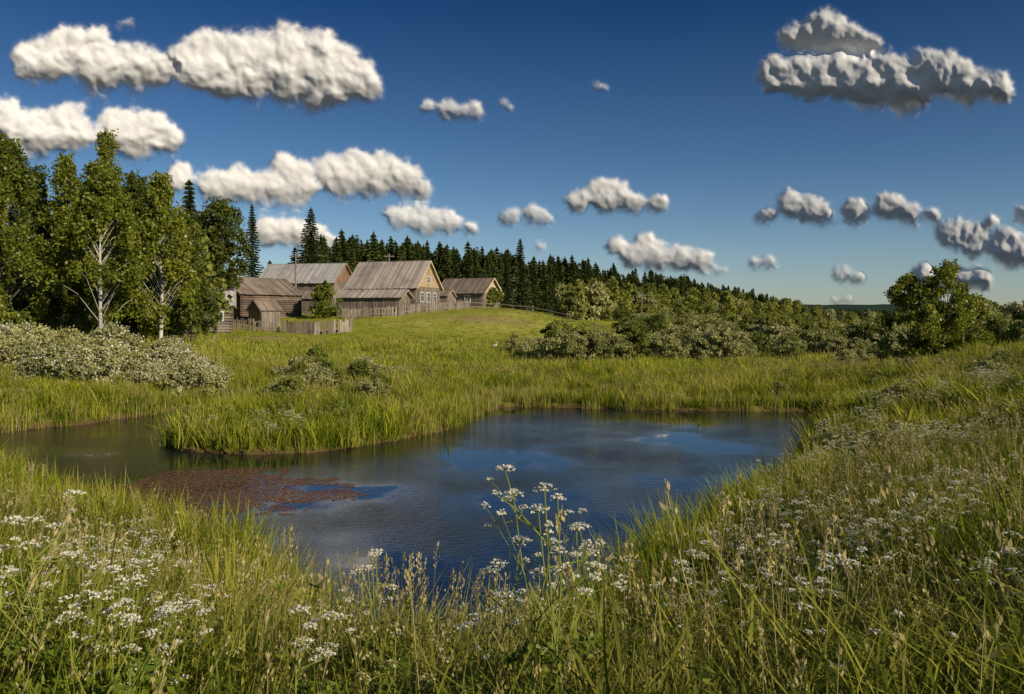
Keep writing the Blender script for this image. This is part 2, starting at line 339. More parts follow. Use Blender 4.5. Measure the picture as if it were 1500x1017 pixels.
def scatter(name,protos,P,rot,scl,idx):
    col=bpy.data.collections.new(name+'_parts')
    for o in protos: col.objects.link(o)
    order=sorted(range(len(protos)),key=lambda i:protos[i].name);inv=np.argsort(order);idx=np.asarray([inv[i] for i in idx])
    me=bpy.data.meshes.new(name);n=len(P);me.vertices.add(n);me.vertices.foreach_set('co',np.asarray(P,np.float32).ravel())
    a=me.attributes.new('rotv','FLOAT_VECTOR','POINT');a.data.foreach_set('vector',np.asarray(rot,np.float32).ravel())
    a=me.attributes.new('scl','FLOAT','POINT');a.data.foreach_set('value',np.asarray(scl,np.float32))
    a=me.attributes.new('idx','INT','POINT');a.data.foreach_set('value',np.asarray(idx,np.int32))
    ob=link(bpy.data.objects.new(name,me))
    gt=bpy.data.node_groups.new(name+'_gn','GeometryNodeTree')
    gt.interface.new_socket('Geometry',in_out='INPUT',socket_type='NodeSocketGeometry');gt.interface.new_socket('Geometry',in_out='OUTPUT',socket_type='NodeSocketGeometry')
    N=gt.nodes;L=gt.links;i=N.new('NodeGroupInput');o=N.new('NodeGroupOutput')
    ip=N.new('GeometryNodeInstanceOnPoints');ci=N.new('GeometryNodeCollectionInfo');ci.inputs[0].default_value=col;ci.inputs['Separate Children'].default_value=True;ci.inputs['Reset Children'].default_value=True
    def na(nm,t):
        q=N.new('GeometryNodeInputNamedAttribute');q.data_type=t;q.inputs['Name'].default_value=nm
        return [s for s in q.outputs if s.enabled and s.name=='Attribute'][0]
    L.new(i.outputs[0],ip.inputs['Points']);L.new(ci.outputs[0],ip.inputs['Instance']);ip.inputs['Pick Instance'].default_value=True
    L.new(na('idx','INT'),ip.inputs['Instance Index']);L.new(na('rotv','FLOAT_VECTOR'),ip.inputs['Rotation']);L.new(na('scl','FLOAT'),ip.inputs['Scale'])
    L.new(ip.outputs[0],o.inputs[0])
    md=ob.modifiers.new('scatter','NODES');md.node_group=gt
    return ob
def rots(n,tilt=.12): return np.stack([R.normal(0,tilt,n),R.normal(0,tilt,n),R.random(n)*6.28],-1)
def sample(n,y0,y1,mx,pad=2.0):
    y=np.sqrt(R.uniform(y0*y0,y1*y1,n));x=R.uniform(-1,1,n)*(y*mx+pad);return x,y
def rotm(ax_,ay_,az_):
    cx,sx,cy,sy,cz,sz=math.cos(ax_),math.sin(ax_),math.cos(ay_),math.sin(ay_),math.cos(az_),math.sin(az_)
    return np.array([[cz,-sz,0],[sz,cz,0],[0,0,1]])@np.array([[cy,0,sy],[0,1,0],[-sy,0,cy]])@np.array([[1,0,0],[0,cx,-sx],[0,sx,cx]])
def tile(name,clumps,weights,size,dens,seed,hvar=.3):
    """one sod of mixed plants, size x size metres"""
    rng=np.random.default_rng(seed);g=Geo();n=int(dens*size*size);w=np.array(weights,float);w/=w.sum()
    for i in range(n):
        c=clumps[rng.choice(len(clumps),p=w)];x,y=rng.uniform(-.52,.52,2)*size
        s=(.7+.55*rng.random())*(1-hvar+2*hvar*vnoise(x*2.2/size*2,y*2.2/size*2,seed));Mx=rotm(rng.normal(0,.14),rng.normal(0,.14),rng.random()*6.28)*s
        dv=rng.normal(0,.12)
        for V,F_,M,A in zip(c.V,c.F,c.M,c.A): g.add(V@Mx.T+np.array([x,y,0]),F_,M,np.clip(A+dv,0,1))
    return g.pack().obj(name,PM,lnk=False)
def lay_tiles(name,protos,size,y0,y1,mx,pad,thr,smin,smax,pick):
    cells=[]
    for iy in range(int(y0/size),int(y1/size)+1):
        for ix in range(-int((y1*mx+pad)/size)-1,int((y1*mx+pad)/size)+2):
            x=ix*size;y=iy*size
            if y0<=y<=y1 and abs(x)<y*mx+pad+size*.5: cells.append((ix,iy))
    c=np.array(cells);x=c[:,0]*size;y=c[:,1]*size;sd=sdist(x,y);k=sd>thr;c,x,y,sd=c[k],x[k],y[k],sd[k]
    h=size*.4;z=(height(x-h,y)+height(x+h,y)+height(x,y-h)+height(x,y+h))/4;gx=(height(x+h,y)-height(x-h,y))/(2*h);gy=(height(x,y+h)-height(x,y-h))/(2*h)
    rot=[]
    for a,b_ in zip(gx,gy):
        nr=Vector((-a,-b_,1)).normalized();q=Vector((0,0,1)).rotation_difference(nr).to_matrix()@Matrix.Rotation(R.integers(4)*math.pi/2,3,'Z');e=q.to_euler('XYZ');rot.append(e[:])
    scl=smin+(smax-smin)*R.random(len(x))
    scatter(name,protos,np.stack([x,y,z],-1),np.array(rot),scl,[pick(a,b_,s) for a,b_,s in zip(x,y,sd)])
    return set(map(tuple,c.tolist()))
def notin(x,y,size,cells):
    ix=np.rint(x/size).astype(int);iy=np.rint(y/size).astype(int)
    return np.array([(a,b_) not in cells for a,b_ in zip(ix.tolist(),iy.tolist())])
# near meadow
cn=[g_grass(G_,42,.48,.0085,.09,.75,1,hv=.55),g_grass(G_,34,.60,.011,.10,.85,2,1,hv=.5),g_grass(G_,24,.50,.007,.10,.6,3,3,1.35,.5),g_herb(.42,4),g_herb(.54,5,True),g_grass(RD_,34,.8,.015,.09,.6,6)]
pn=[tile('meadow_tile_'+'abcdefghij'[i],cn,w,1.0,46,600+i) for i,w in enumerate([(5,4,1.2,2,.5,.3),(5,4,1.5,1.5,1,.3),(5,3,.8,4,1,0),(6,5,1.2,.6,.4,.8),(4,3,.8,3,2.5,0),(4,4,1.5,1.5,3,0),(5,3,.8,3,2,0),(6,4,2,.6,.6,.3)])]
def pick_near(x,y,sd):
    f=fbm(x*.35,y*.35,9,2)+(.08 if x>1 else -.05)
    return int(R.choice([4,5,6]) if f>.55 else R.choice([0,1,2,3,7]))
near=lay_tiles('meadow_grass',pn,1.0,3.0,14.5,.74,1.5,1.5,.8,1.2,pick_near)
cl=[c.obj('bank_clump_'+'abcdef'[i],PM,lnk=False) for i,c in enumerate(cn)]
n=9500;x,y=sample(n,2.1,14.9,.74,1.5);sd=sdist(x,y);k=(sd>.05);x,y,sd=x[k],y[k],sd[k];k=notin(x,y,1.0,near);x,y,sd=x[k],y[k],sd[k];z=height(x,y,sd);n=len(x);u=R.random(n)
idx=np.where(u<.34,0,np.where(u<.58,1,np.where(u<.66,2,np.where(u<.88,3,4))));idx=np.where((sd<1.6)&(u<.5),5,idx)
scl=(.7+.5*R.random(n))*(.60+.8*fbm(x*.9,y*.9,2,2))*(1-.25*np.exp(-((x+.9)/.9)**2-((y-7.0)/1.6)**2))
scatter('shore_grass',cl,np.stack([x,y,z],-1),rots(n,.15),scl,idx)
tg=[g_grass(G_,5,.7,.008,.07,.5,i+31,5,1.35,.4,26).obj('tall_grass_'+'abc'[i],PM,lnk=False) for i in range(3)]
x,y=sample(300,3.2,16,.74,1);sd=sdist(x,y);k=sd>.6;x,y,sd=x[k],y[k],sd[k];n=len(x)
scatter('tall_grasses',tg,np.stack([x,y,height(x,y,sd)],-1),rots(n,.1),.7+.5*R.random(n),R.integers(0,3,n))
# mid banks
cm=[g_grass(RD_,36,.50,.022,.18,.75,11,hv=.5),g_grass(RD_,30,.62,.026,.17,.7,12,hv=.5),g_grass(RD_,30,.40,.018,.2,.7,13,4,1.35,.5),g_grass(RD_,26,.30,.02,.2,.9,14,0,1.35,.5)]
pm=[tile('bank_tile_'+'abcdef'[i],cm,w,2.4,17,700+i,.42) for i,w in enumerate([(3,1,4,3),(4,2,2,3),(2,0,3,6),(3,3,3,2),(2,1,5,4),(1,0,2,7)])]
mid=lay_tiles('bank_grass',pm,2.4,15.6,47,.76,2.5,2.2,.8,1.15,lambda x,y,sd:int(R.integers(0,6)))
cl=[c.obj('bank_tuft_'+'abcdef'[i],PM,lnk=False) for i,c in enumerate(cm)]
n=24000;x,y=sample(n,14.4,48,.76,2.5);sd=sdist(x,y);k=(sd>.04);x,y,sd=x[k],y[k],sd[k];k=notin(x,y,2.4,mid);x,y,sd=x[k],y[k],sd[k];z=height(x,y,sd);n=len(x);u=R.random(n)
idx=np.where(sd<1.8,np.where(u<.45,0,np.where(u<.8,1,2)),R.integers(0,4,n))
lf=.72+.25*np.clip(1-sd/3.0,0,1)+1.2*(fbm(x*.5,y*.5,4,3)-.5);lf*=np.where((y>31)&(x>-2),.75,1)
scatter('bank_tufts',cl,np.stack([x,y,z],-1),rots(n,.17),lf*(.7+.55*R.random(n)),idx)
# far meadow
pf=[g_grass(FD_,30,.34,.045,.34,.6,21,hv=.5).obj('field_a',PM,lnk=False),g_grass(FD_,26,.40,.04,.34,.6,22,2,1.3,.5).obj('field_b',PM,lnk=False)]
n=22000;x,y=sample(n,46,125,.72,3);sd=sdist(x,y);z=height(x,y,sd);u=R.random(n)
dd=np.clip(np.exp(-(((x+21)/6)**2+((y-70)/2)**2))+np.exp(-(((x+2.5)/5)**2+((y-86)/2.2)**2))+.8*np.exp(-(((x-5)/5)**2+((y-93)/1.4)**2)),0,1);k=R.random(n)>dd*.9
x,y,z,u=x[k],y[k],z[k],u[k];n=len(x)
hill=np.clip((z-1.2)/1.2,0,1)*np.clip((y-55)/15,0,1)
scl=(1-.6*hill)*(.7+.6*R.random(n))*(.6+.8*fbm(x*.15,y*.15,8,3))
scatter('field_grass',pf,np.stack([x,y,z],-1),rots(n),scl,(u<.4).astype(int))
def reedp(name,seed):
    rng=np.random.default_rng(seed);g=Geo();V,T,A=blades(16,.62,.022,rng,.16,.45);g.add(V,T,RD_,A)
    V,T,A=blades(6,.85,.018,rng,.2,.12);g.add(V,T,S_,A);return g.obj(name,PM,lnk=False)
x,y=sample(26000,14,40,.7,1);sd=sdist(x,y);k=(sd>-.25)&(sd<1.1)&(R.random(len(x))<np.where(y>31,.30,.11));x,y,sd=x[k],y[k],sd[k];n=len(x)
scatter('reeds',[reedp('reed_a',41),reedp('reed_b',42)],np.stack([x,y,np.maximum(height(x,y,sd),-.1)],-1),rots(n,.1),.5+.45*R.random(n),R.integers(0,2,n))
fl=[g_parsley(.72,51,mat=CR_,nu=5,q=.7).obj('wild_a',PM,lnk=False),g_parsley(.78,52,mat=FL_,nu=6,q=.7).obj('wild_b',PM,lnk=False),g_parsley(.8,53,nu=5,ur=.038,q=.7).obj('wild_c',PM,lnk=False)]
x,y=sample(2300,3.0,26,.74,1);sd=sdist(x,y);k=(sd>.4)&(R.random(len(x))<np.where(x>1.2,.85,np.where(x<-1.5,.35,.15)))&(fbm(x*.5,y*.5,77,2)>.43);x,y,sd=x[k],y[k],sd[k];n=len(x)
scatter('wildflowers',fl,np.stack([x,y,height(x,y,sd)],-1),rots(n,.10),.7+.4*R.random(n),R.integers(0,3,n))
for i,(u,d,top,sp,nu) in enumerate([(75,3.2,685,.2,8),(-50,3.5,795,.16,5),(135,3.6,735,.12,3),(-680,3.3,738,.2,8),(-560,3.2,800,.16,5),(-610,3.0,860,.16,4),(-195,4.3,795,.14,4),(390,4.6,785,.2,5),(650,6.5,690,.25,6),(25,3.3,770,.2,4),(560,5.5,740,.2,5),(270,4.8,800,.2,5),(470,3.6,800,.2,6),(-470,4.2,800,.2,4),(-310,3.2,880,.16,4),(700,4.0,790,.2,6)]):
    xx=u*d/K;zz=gz(xx,d);ht=EYE-(top-462)*d/K-zz
    o=g_parsley(max(ht,.6),100+i,spread=sp,nu=nu,ur=.038).obj('cow_parsley',PM);o.location=(xx,d,zz);o.rotation_euler=(0,0,i*1.3)
# ---------------------------------------------------------------- trees
def crown_tree(name,H,Rc,base,ncl,cr,nleaf,leaf,mat,bark,seed,pw=.7,droop=0.0,stems=1,tr=.011,low=.25,lnk=True,flower=None,gap=.27):
    rng=np.random.default_rng(seed);g=Geo();t=np.linspace(0,1,9)
    trunks=[]
    for s in range(stems):
        a=rng.random()*6.28;sp=0 if stems==1 else Rc*.45*rng.random()
        P=np.stack([sp*math.cos(a)*t+.02*H*(vnoise(t*3,seed+s)-.5),sp*math.sin(a)*t+.02*H*(vnoise(t*3,seed+9+s)-.5),H*.95*t-.15],-1)
        trunks.append(P);V,Fq=tube(P,H*tr*(1.15-1.08*t)/(stems**.4),7);g.add(V,Fq,1,np.repeat(rng.random(9),7))
    C=[]
    while len(C)<ncl:
        h=base+(1-base)*rng.random()**.9;q=(h-base)/(1-base)
        pr=Rc*min(1,(low+q/.3*(1-low)))*(1-q)**pw*1.25;pr=min(pr,Rc)
        a=rng.random()*6.28;lob=.62+.7*vnoise(math.cos(a)*1.6+seed,math.sin(a)*1.6,h*5.5)
        rr=pr*lob*rng.random()**.42
        if vnoise(math.cos(a)*2+seed*3,math.sin(a)*2+h*7,rr*1.1)<gap: continue
        C.append((rr*math.cos(a),rr*math.sin(a),h*H))
    C=np.array(C)
    for i,c in enumerate(C):
        P=trunks[i%stems];zb=max(.06*H,c[2]-np.hypot(c[0],c[1])*.9-.03*H);j=min(int(zb/(H*.95)*8),7)
        b=P[j]+(P[j+1]-P[j])*np.clip((zb/(H*.95)*8-j),0,1)
        mid=(b*.45+c*.55)+np.array([0,0,.12*np.linalg.norm(c-b)])
        r0=H*tr*.22
        V,Fq=tube([b,mid,c],[r0,r0*.6,r0*.2],4);g.add(V,Fq,1,.4)
    per=nleaf//ncl
    cc=np.repeat(C,per,0);n=len(cc);rad=np.repeat(cr*(.5+.9*rng.random(ncl)),per)
    d=unit(n,rng)*(rng.random(n)**.5*rad)[:,None];d[:,2]*=.75
    if droop: d[:,2]-=droop*np.abs(rng.normal(0,1,n))*.9;d[:,:2]*=.8
    P=cc+d;P=P+ (np.stack([vnoise(P[:,0]*2,P[:,1]*2,P[:,2]*2),vnoise(P[:,0]*2+9,P[:,1]*2,P[:,2]*2),vnoise(P[:,0]*2,P[:,1]*2+9,P[:,2]*2)],-1)-.5)*cr*.9
    P[:,2]=np.maximum(P[:,2],.05)
    vv=np.clip(np.repeat(rng.random(ncl),per)*.55+.45*rng.random(n),0,1)
    V,Fq=leaves(P,leaf,rng,1.3);
    g.add(V,Fq,0,np.repeat(vv,4))
    if flower:
        m_=int(n*.28);s=rng.permutation(n)[:m_];Q=P[s]+d[s]*.25+np.array([0,0,.04]);V,Fq=leaves(Q,leaf*.8,rng,1.0,flat=.5);g.add(V,Fq,2,np.repeat(rng.random(m_),4))
    return g.obj(name,[mat,bark]+([flower] if flower else []),False,lnk=lnk)
def spruce(name,H,Rc,seed,mat=None,wh=2.6,nb=9,nf=22,fs=.34,lnk=True,pw=.85):
    rng=np.random.default_rng(seed);g=Geo();t=np.linspace(0,1,6)
    V,Fq=tube(np.stack([t*0,t*0,H*t-.2],-1),H*.011*(1.1-1.07*t),6);g.add(V,Fq,1,.4)
    P=[];ax=[];vv=[]
    nw=int(H*wh)
    for w in range(nw):
        q=(w+.5)/nw;zz=H*(.06+.93*q)
        for b in range(nb):
            a=b*6.283/nb+w*1.7+rng.normal(0,.25);ln=Rc*((1-q)**pw)*(.5+.7*rng.random())+.10
            s=rng.random(nf)**.75;dz=-.42*ln*s+.22*ln*s**2.5
            side=rng.uniform(-1,1,nf)*.26*ln*(1.1-s);
            P.append(np.stack([math.cos(a)*ln*s-math.sin(a)*side,math.sin(a)*ln*s+math.cos(a)*side,zz+dz-.12*rng.random(nf)],-1))
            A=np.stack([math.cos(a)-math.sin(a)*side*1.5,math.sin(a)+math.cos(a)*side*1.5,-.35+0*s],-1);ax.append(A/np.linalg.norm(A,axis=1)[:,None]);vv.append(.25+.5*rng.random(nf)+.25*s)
    k=10;P.append(np.stack([rng.normal(0,.04,k),rng.normal(0,.04,k),H*(.95+.05*rng.random(k))],-1));ax.append(np.tile([0.,0,1],(k,1)));vv.append(rng.random(k))
    P=np.concatenate(P);ax=np.concatenate(ax);vv=np.clip(np.concatenate(vv),0,1)
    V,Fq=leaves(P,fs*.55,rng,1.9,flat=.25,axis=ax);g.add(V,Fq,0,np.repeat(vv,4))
    return g.obj(name,[mat or M_spruce,M_bark],False,lnk=lnk)
def put(o,u,d,rot=0,dz=0):
    x=u*d/K;o.location=(x,d,gz(x,d)+dz);o.rotation_euler=(0,0,rot);return o
def topH(u,d,v):
    x=u*d/K;return EYE+v*d/K-gz(x,d)
for i,(u,d,v,rc,mt,dr,nc,nl) in enumerate([(-605,47,222,2.9,M_birch,.30,100,28000),(-594,54,272,1.5,M_birch,.6,80,16000),(-515,50,206,2.3,M_birch,.5,100,24000),(-745,46,270,2.6,M_birch,.5,100,24000),(-655,55,235,2.2,M_birch,.5,90,18000),(-695,57,215,2.4,M_birchd,.5,80,16000),(-480,56,150,1.9,M_birchd,.3,80,14000),(-552,58,208,2.1,M_birchd,.5,80,15000),(-720,62,215,3.0,M_birchd,.3,90,14000),(-800,52,290,3.2,M_birchd,.3,80,14000),(-470,52,100,1.6,M_birchd,.2,60,9000),(-620,62,190,3.0,M_birchd,.2,80,12000)]):
    h=topH(u,d,v);o=crown_tree('birch_tree',h,rc,.13 if i else .17,nc,.68,nl,.135,mt,M_white if i<3 else M_bark,200+i,.75 if i!=1 else .9,dr,tr=.010,low=.45,gap=.38);put(o,u,d,i)
o=crown_tree('pine_tree',topH(-425,75,165),3.0,.35,50,.9,11000,.2,M_birchd,M_bark,231,.45,0,gap=.36);put(o,-425,75)
o=crown_tree('pine_tree',topH(-455,80,150),2.6,.3,50,.9,9000,.2,M_spruce,M_bark,232,.45,0,gap=.36);put(o,-455,80)
for i,(u,d,v,rc) in enumerate([(-473,66,200,1.7),(-381,120,162,2.0),(-295,128,158,3.6),(12,132,112,2.4),(-318,132,100,2.6),(-262,135,92,2.4),(-10,150,92,2.4),(-440,110,110,2.4),(-355,130,80,2.0)]):
    o=spruce('spruce_tree',topH(u,d,v),rc,300+i,fs=.42,pw=.8,nf=18);put(o,u,d,i)
o=crown_tree('garden_tree',3.8,1.9,.08,45,.55,7000,.14,M_birch,M_bark,240,.5);put(o,-275,86)
o=crown_tree('garden_tree',2.6,1.5,.08,30,.5,3000,.14,M_birch,M_bark,241,.5);put(o,-25,103)
for i,(u,d,v,rc,nc) in enumerate([(632,43,77,1.35,60),(582,43.5,60,1.3,50),(662,44,45,1.1,36),(608,44.5,45,1.5,40)]):
    o=crown_tree('willow_tree',topH(u,d,v),rc,.04,nc,.5,nc*200,.11,M_birch,M_bark,242+i,.45,.1,stems=2,tr=.012,low=.75,gap=.42);put(o,u,d,i)
def bushp(name,seed,mat,h=2.2,r=1.7,flower=None,leaf=.11,n=5600):
    return crown_tree(name,h,r,.03,44,.36,n,leaf,mat,M_bark,seed,.45,0,stems=5,tr=.014,low=.75,lnk=False,flower=flower,gap=.38)
wl=[bushp('willow_bush_a',61,M_willow),bushp('willow_bush_b',62,M_willow,2.0,1.9),bushp('willow_bush_c',63,M_olive,2.5,1.5)]
pts=[]
for (u0,u1,d0,d1,cnt,s0,s1) in [(40,190,56,62,15,.7,1.15),(190,330,60,75,18,.6,1.1),(250,560,66,100,44,.7,1.3),(330,560,58,66,12,.5,.8),(470,560,50,60,8,.4,.7),(560,640,52,70,12,.6,1.0),(-10,60,64,75,4,.3,.6),(690,800,55,75,16,.8,1.3),(160,480,95,135,60,.8,1.5),(-250,-60,36,46,14,.12,.35),(-370,-180,31,42,26,.28,.66)]:
    for _ in range(cnt):
        u=R.uniform(u0,u1);d=R.uniform(d0,d1);pts.append((u*d/K,d,R.uniform(s0,s1)))
for _ in range(40):
    d=R.uniform(16,44);x=.40*d+R.uniform(-2.5,9);
    if sdist(np.array([x]),np.array([d]))[0]>1.5 : pts.append((x,d,R.uniform(.14,.40)))
pts=np.array(pts);pts=pts[sdist(pts[:,0],pts[:,1])>.9];n=len(pts)
scatter('willow_bushes',wl,np.stack([pts[:,0],pts[:,1],height(pts[:,0],pts[:,1])],-1),rots(n,.06),pts[:,2],R.integers(0,3,n))
wf=[bushp('elder_a',71,M_willow,1.7,1.5,M_flower,.09,6000),bushp('elder_b',72,M_willow,1.5,1.6,M_cream,.09,6000)]
pts=[]
for _ in range(38):
    u=R.uniform(-745,-450);d=R.uniform(36,43);pts.append((u*d/K,d,R.uniform(.6,1.3)*(1 if u<-560 else .75)))
pts=np.array(pts);n=len(pts)
scatter('flowering_bushes',wf,np.stack([pts[:,0],pts[:,1],height(pts[:,0],pts[:,1])],-1),rots(n,.06),pts[:,2],R.integers(0,2,n))
# ---------------------------------------------------------------- forest
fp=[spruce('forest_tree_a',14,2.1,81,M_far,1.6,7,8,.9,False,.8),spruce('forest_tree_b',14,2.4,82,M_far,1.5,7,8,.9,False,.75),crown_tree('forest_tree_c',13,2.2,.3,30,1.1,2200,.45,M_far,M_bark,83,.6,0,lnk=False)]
uu=[-300,-250,-50,100,150,250,350,400,425,440,900];dd=[135,150,170,215,250,340,450,520,560,600,700];vv=[98,108,90,72,64,52,34,22,14,9,8]
pts=[]
for _ in range(2100):
    u=R.uniform(-300,428) if _<1750 else R.uniform(428,900);d=np.interp(u,uu,dd)*R.uniform(1,1.38);v=np.interp(u,uu,vv)
    x=u*d/K;ztop=EYE+v*np.interp(u,uu,dd)*1.1/K*R.uniform(.66,1.10);pts.append((x,d,ztop))
pts=np.array(pts);z=height(pts[:,0],pts[:,1]);s=np.clip((pts[:,2]-z)/14,.3,1.5);n=len(pts)
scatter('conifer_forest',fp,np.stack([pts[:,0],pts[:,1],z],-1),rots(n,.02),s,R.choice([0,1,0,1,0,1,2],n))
fb=[crown_tree('broadleaf_a',7,2.6,.08,40,.8,2600,.32,M_olive,M_bark,91,.5,0,lnk=False,low=.7,gap=.33),crown_tree('broadleaf_b',7,2.0,.08,40,.8,2600,.32,M_olive,M_bark,92,.6,0,lnk=False,low=.6,gap=.33),crown_tree('broadleaf_c',6,2.4,.05,40,.8,2600,.32,M_willow,M_bark,93,.45,0,lnk=False,low=.8,gap=.33)]
pts=[]
for _ in range(230):
    u=R.uniform(70,425);d=np.interp(u,[70,200,425],[135,170,260])*R.uniform(.9,1.35);pts.append((u*d/K,d,R.uniform(.5,1.1)))
for _ in range(90):
    u=R.uniform(425,900);d=R.uniform(150,300);pts.append((u*d/K,d,R.uniform(.35,.7)))
for _ in range(34):
    u=R.uniform(670,900);d=R.uniform(78,110);pts.append((u*d/K,d,R.uniform(.5,.8)))
for _ in range(60):
    u=R.uniform(-1000,-480);d=R.uniform(60,90);pts.append((u*d/K,d,R.uniform(.8,1.4)))
pts=np.array(pts);n=len(pts)
scatter('broadleaf_wood',fb,np.stack([pts[:,0],pts[:,1],height(pts[:,0],pts[:,1])],-1),rots(n,.03),pts[:,2],R.integers(0,3,n))
g=Geo();hx=np.linspace(-4000,4000,900);rows=[(1200,0),(1400,1),(1900,1.25),(2600,1)];V=[]
for d,f in rows: V.append(np.stack([hx,np.full(900,float(d)),-3+f*(6+22*fbm(hx*.0012,d*.001,3,3)+9*fbm(hx*.05,d,3,3))],-1))
V=np.concatenate(V);I=np.arange(3600).reshape(4,900);g.add(V,np.stack([I[:-1,:-1],I[:-1,1:],I[1:,1:],I[1:,:-1]],-1).reshape(-1,4))
g.obj('distant_hills',[plain('hill_forest',(.035,.06,.045),1,0)],True)
# ---------------------------------------------------------------- houses
def empty(name,x,y,z,rot):
    e=bpy.data.objects.new(name,None);link(e);e.location=(x,y,z);e.rotation_euler=(0,0,rot);e.empty_display_size=.3;return e
def boards(g,p0,p1,z0,ztop,nrm,bw,rng,th=.035):
    p0=np.array(p0,float);p1=np.array(p1,float);L_=np.linalg.norm(p1-p0);k=max(2,int(L_/bw));nrm=np.array([nrm[0],nrm[1],0.])
    for i in range(k):
        a=i/k+.004;b=(i+1)/k-.008;pa=p0+(p1-p0)*a;pb=p0+(p1-p0)*b;o=nrm*(.004+.02*rng.random())
        V,Fq=slab((*pa,z0),(*pb,z0),(*pb,ztop(b)),(*pa,ztop(a)),nrm*th);V=np.array(V)+o;g.add(V,Fq,0,rng.random())
def logs(g,p0,p1,z0,z1,nrm,rng,dh=.24):
    k=int((z1-z0)/dh)
    for i in range(k):
        za=z0+(z1-z0)*i/k;zc=za+(z1-z0)/k/2
        c0=np.array([*p0,zc])+np.array([*nrm,0])*.01;c1=np.array([*p1,zc])+np.array([*nrm,0])*.01;dr=(c1-c0)/np.linalg.norm(c1-c0)*.18
        V,Fq=tube([c0-dr,(c0+c1)/2,c1+dr],(z1-z0)/k*.52,8);g.add(V,Fq,0,rng.random())
def house(name,u,d,rot,Ln,W,wh,rh,wallm,roofm,gabm,seed,log=False,wins=(),oh=.4,sink=.5):
    rng=np.random.default_rng(seed);x=u*d/K;z=gz(x,d);e=empty(name,x,d,z,math.radians(rot));hx,hy=Ln/2,W/2
    g=Geo();P=[(-hx,-hy,-sink),(hx,-hy,-sink),(hx,hy,-sink),(-hx,hy,-sink),(-hx,-hy,wh),(hx,-hy,wh),(hx,hy,wh),(-hx,hy,wh),(-hx,0,wh+rh),(hx,0,wh+rh)]
    g.add(P,[(0,1,5,4),(1,2,6,5),(2,3,7,6),(3,0,4,7)],0,.2);g.add(P,[(5,6,9),(7,4,8)],0,.2);g.obj('wall_core',[wallm],parent=e)
    g=Geo()
    sides=[((-hx,-hy),(hx,-hy),(0,-1)),((hx,-hy),(hx,hy),(1,0)),((hx,hy),(-hx,hy),(0,1)),((-hx,hy),(-hx,-hy),(-1,0))]
    for a,b,nn in sides:
        if log: logs(g,a,b,-.2,wh,nn,rng)
        else: boards(g,a,b,-sink,lambda t:wh,nn,.17,rng)
    g.obj('walls',[wallm],parent=e)
    g=Geo()
    for s,(a,b,nn) in ((1,sides[1]),(-1,sides[3])):
        boards(g,a,b,wh+.02,lambda t:wh+.03+(rh-.04)*(1-abs(2*t-1)),nn,.16,rng,.05)
    g.obj('gables',[gabm],parent=e)
    g=Geo();sl=math.hypot(hy,rh);ex=oh/sl;k=int((Ln+2*oh)/.22)
    for s in (-1,1):
        nr=np.array([0,s*rh/sl,hy/sl])
        for i in range(k):
            xa=-hx-oh+(Ln+2*oh)*i/k+.003;xb=-hx-oh+(Ln+2*oh)*(i+1)/k-.006
            ee=1+ex+.03*rng.random();off=nr*(.06+.03*rng.random())
            top=np.array([0,0,wh+rh]);lo=np.array([0,s*hy*ee,wh+rh-rh*ee])
            A=[np.array([xa,0,0])+top,np.array([xb,0,0])+top,np.array([xb,0,0])+lo,np.array([xa,0,0])+lo]
            if s>0:A=A[::-1]
            V,Fq=slab(*A,nr*.04);g.add(np.array(V)+off,Fq,0,rng.random())
    V,Fq=box(0,0,wh+rh+.12,Ln+2*oh,.22,.06);g.add(V,Fq,0,.3)
    g.obj('roof',[roofm],parent=e)
    g=Geo()
    for s in (-1,1):
        for sx in (-1,1):
            xx=sx*(hx+oh+.02);V,Fq=slab((xx,0,wh+rh+.14),(xx+.04*sx,0,wh+rh+.14),(xx+.04*sx,s*hy*(1+ex),wh-rh*ex+.14),(xx,s*hy*(1+ex),wh-rh*ex+.14),(0,0,-.2));g.add(V,Fq,0,.8)
    g.obj('bargeboards',[gabm],parent=e)
    off=.13 if log else .07
    for wi,(f,p,zc,w,h) in enumerate(wins):
        gf=Geo();gg=Geo()
        def bb(cu,cz,su,sz,dep,th,G):
            if f=='S': V,Fq=box(cu,-hy-off-dep-th/2,cz,su,th,sz)
            elif f=='E': V,Fq=box(hx+off+dep+th/2,cu,cz,th,su,sz)
            else: V,Fq=box(-hx-off-dep-th/2,cu,cz,th,su,sz)
            G.add(V,Fq,0,.6)
        bb(p,zc,w,h,-.08,.1,gg)
        for q in (-1,1): bb(p+q*(w/2+.04),zc,.09,h+.24,-.06,.12,gf);bb(p,zc+q*(h/2+.05),w+.02,.1,-.05,.12,gf)
        bb(p,zc,.04,h,.022,.02,gf);bb(p,zc+h*.15,w*.98,.035,.018,.02,gf)
        gg.obj('window_glass',[M_glass],parent=e);gf.obj('window_frame',[M_paint],parent=e)
    return e
house('timber_house',-172,97,-18,8.8,7,2.7,3.1,M_wgrey,M_roof,M_wwarm,1,wins=[('E',-1.8,1.5,.8,1.0),('E',0,1.5,.8,1.0),('E',1.8,1.5,.8,1.0),('E',0,3.6,.7,.7),('S',3.2,1.5,.8,1.0),('S',1.6,1.5,.8,1.0)])
house('boarded_shed',-203,90,-12,7.4,3.4,1.9,.75,M_wgrey,M_roof,M_wgrey,2,wins=[])
house('timber_house',-62,105,-24,6.4,5,2.1,1.8,M_wgrey,M_roofb,M_wwarm,3,wins=[('S',-1.2,1.2,.7,.8),('S',1,1.2,.7,.8),('E',0,1.2,.7,.8),('E',0,2.6,.5,.5)])
house('barn',-300,112,-12,11,7,3.3,2.6,M_wgrey,M_rooflt,M_wred,4,wins=[('E',0,2.0,.7,.8)])
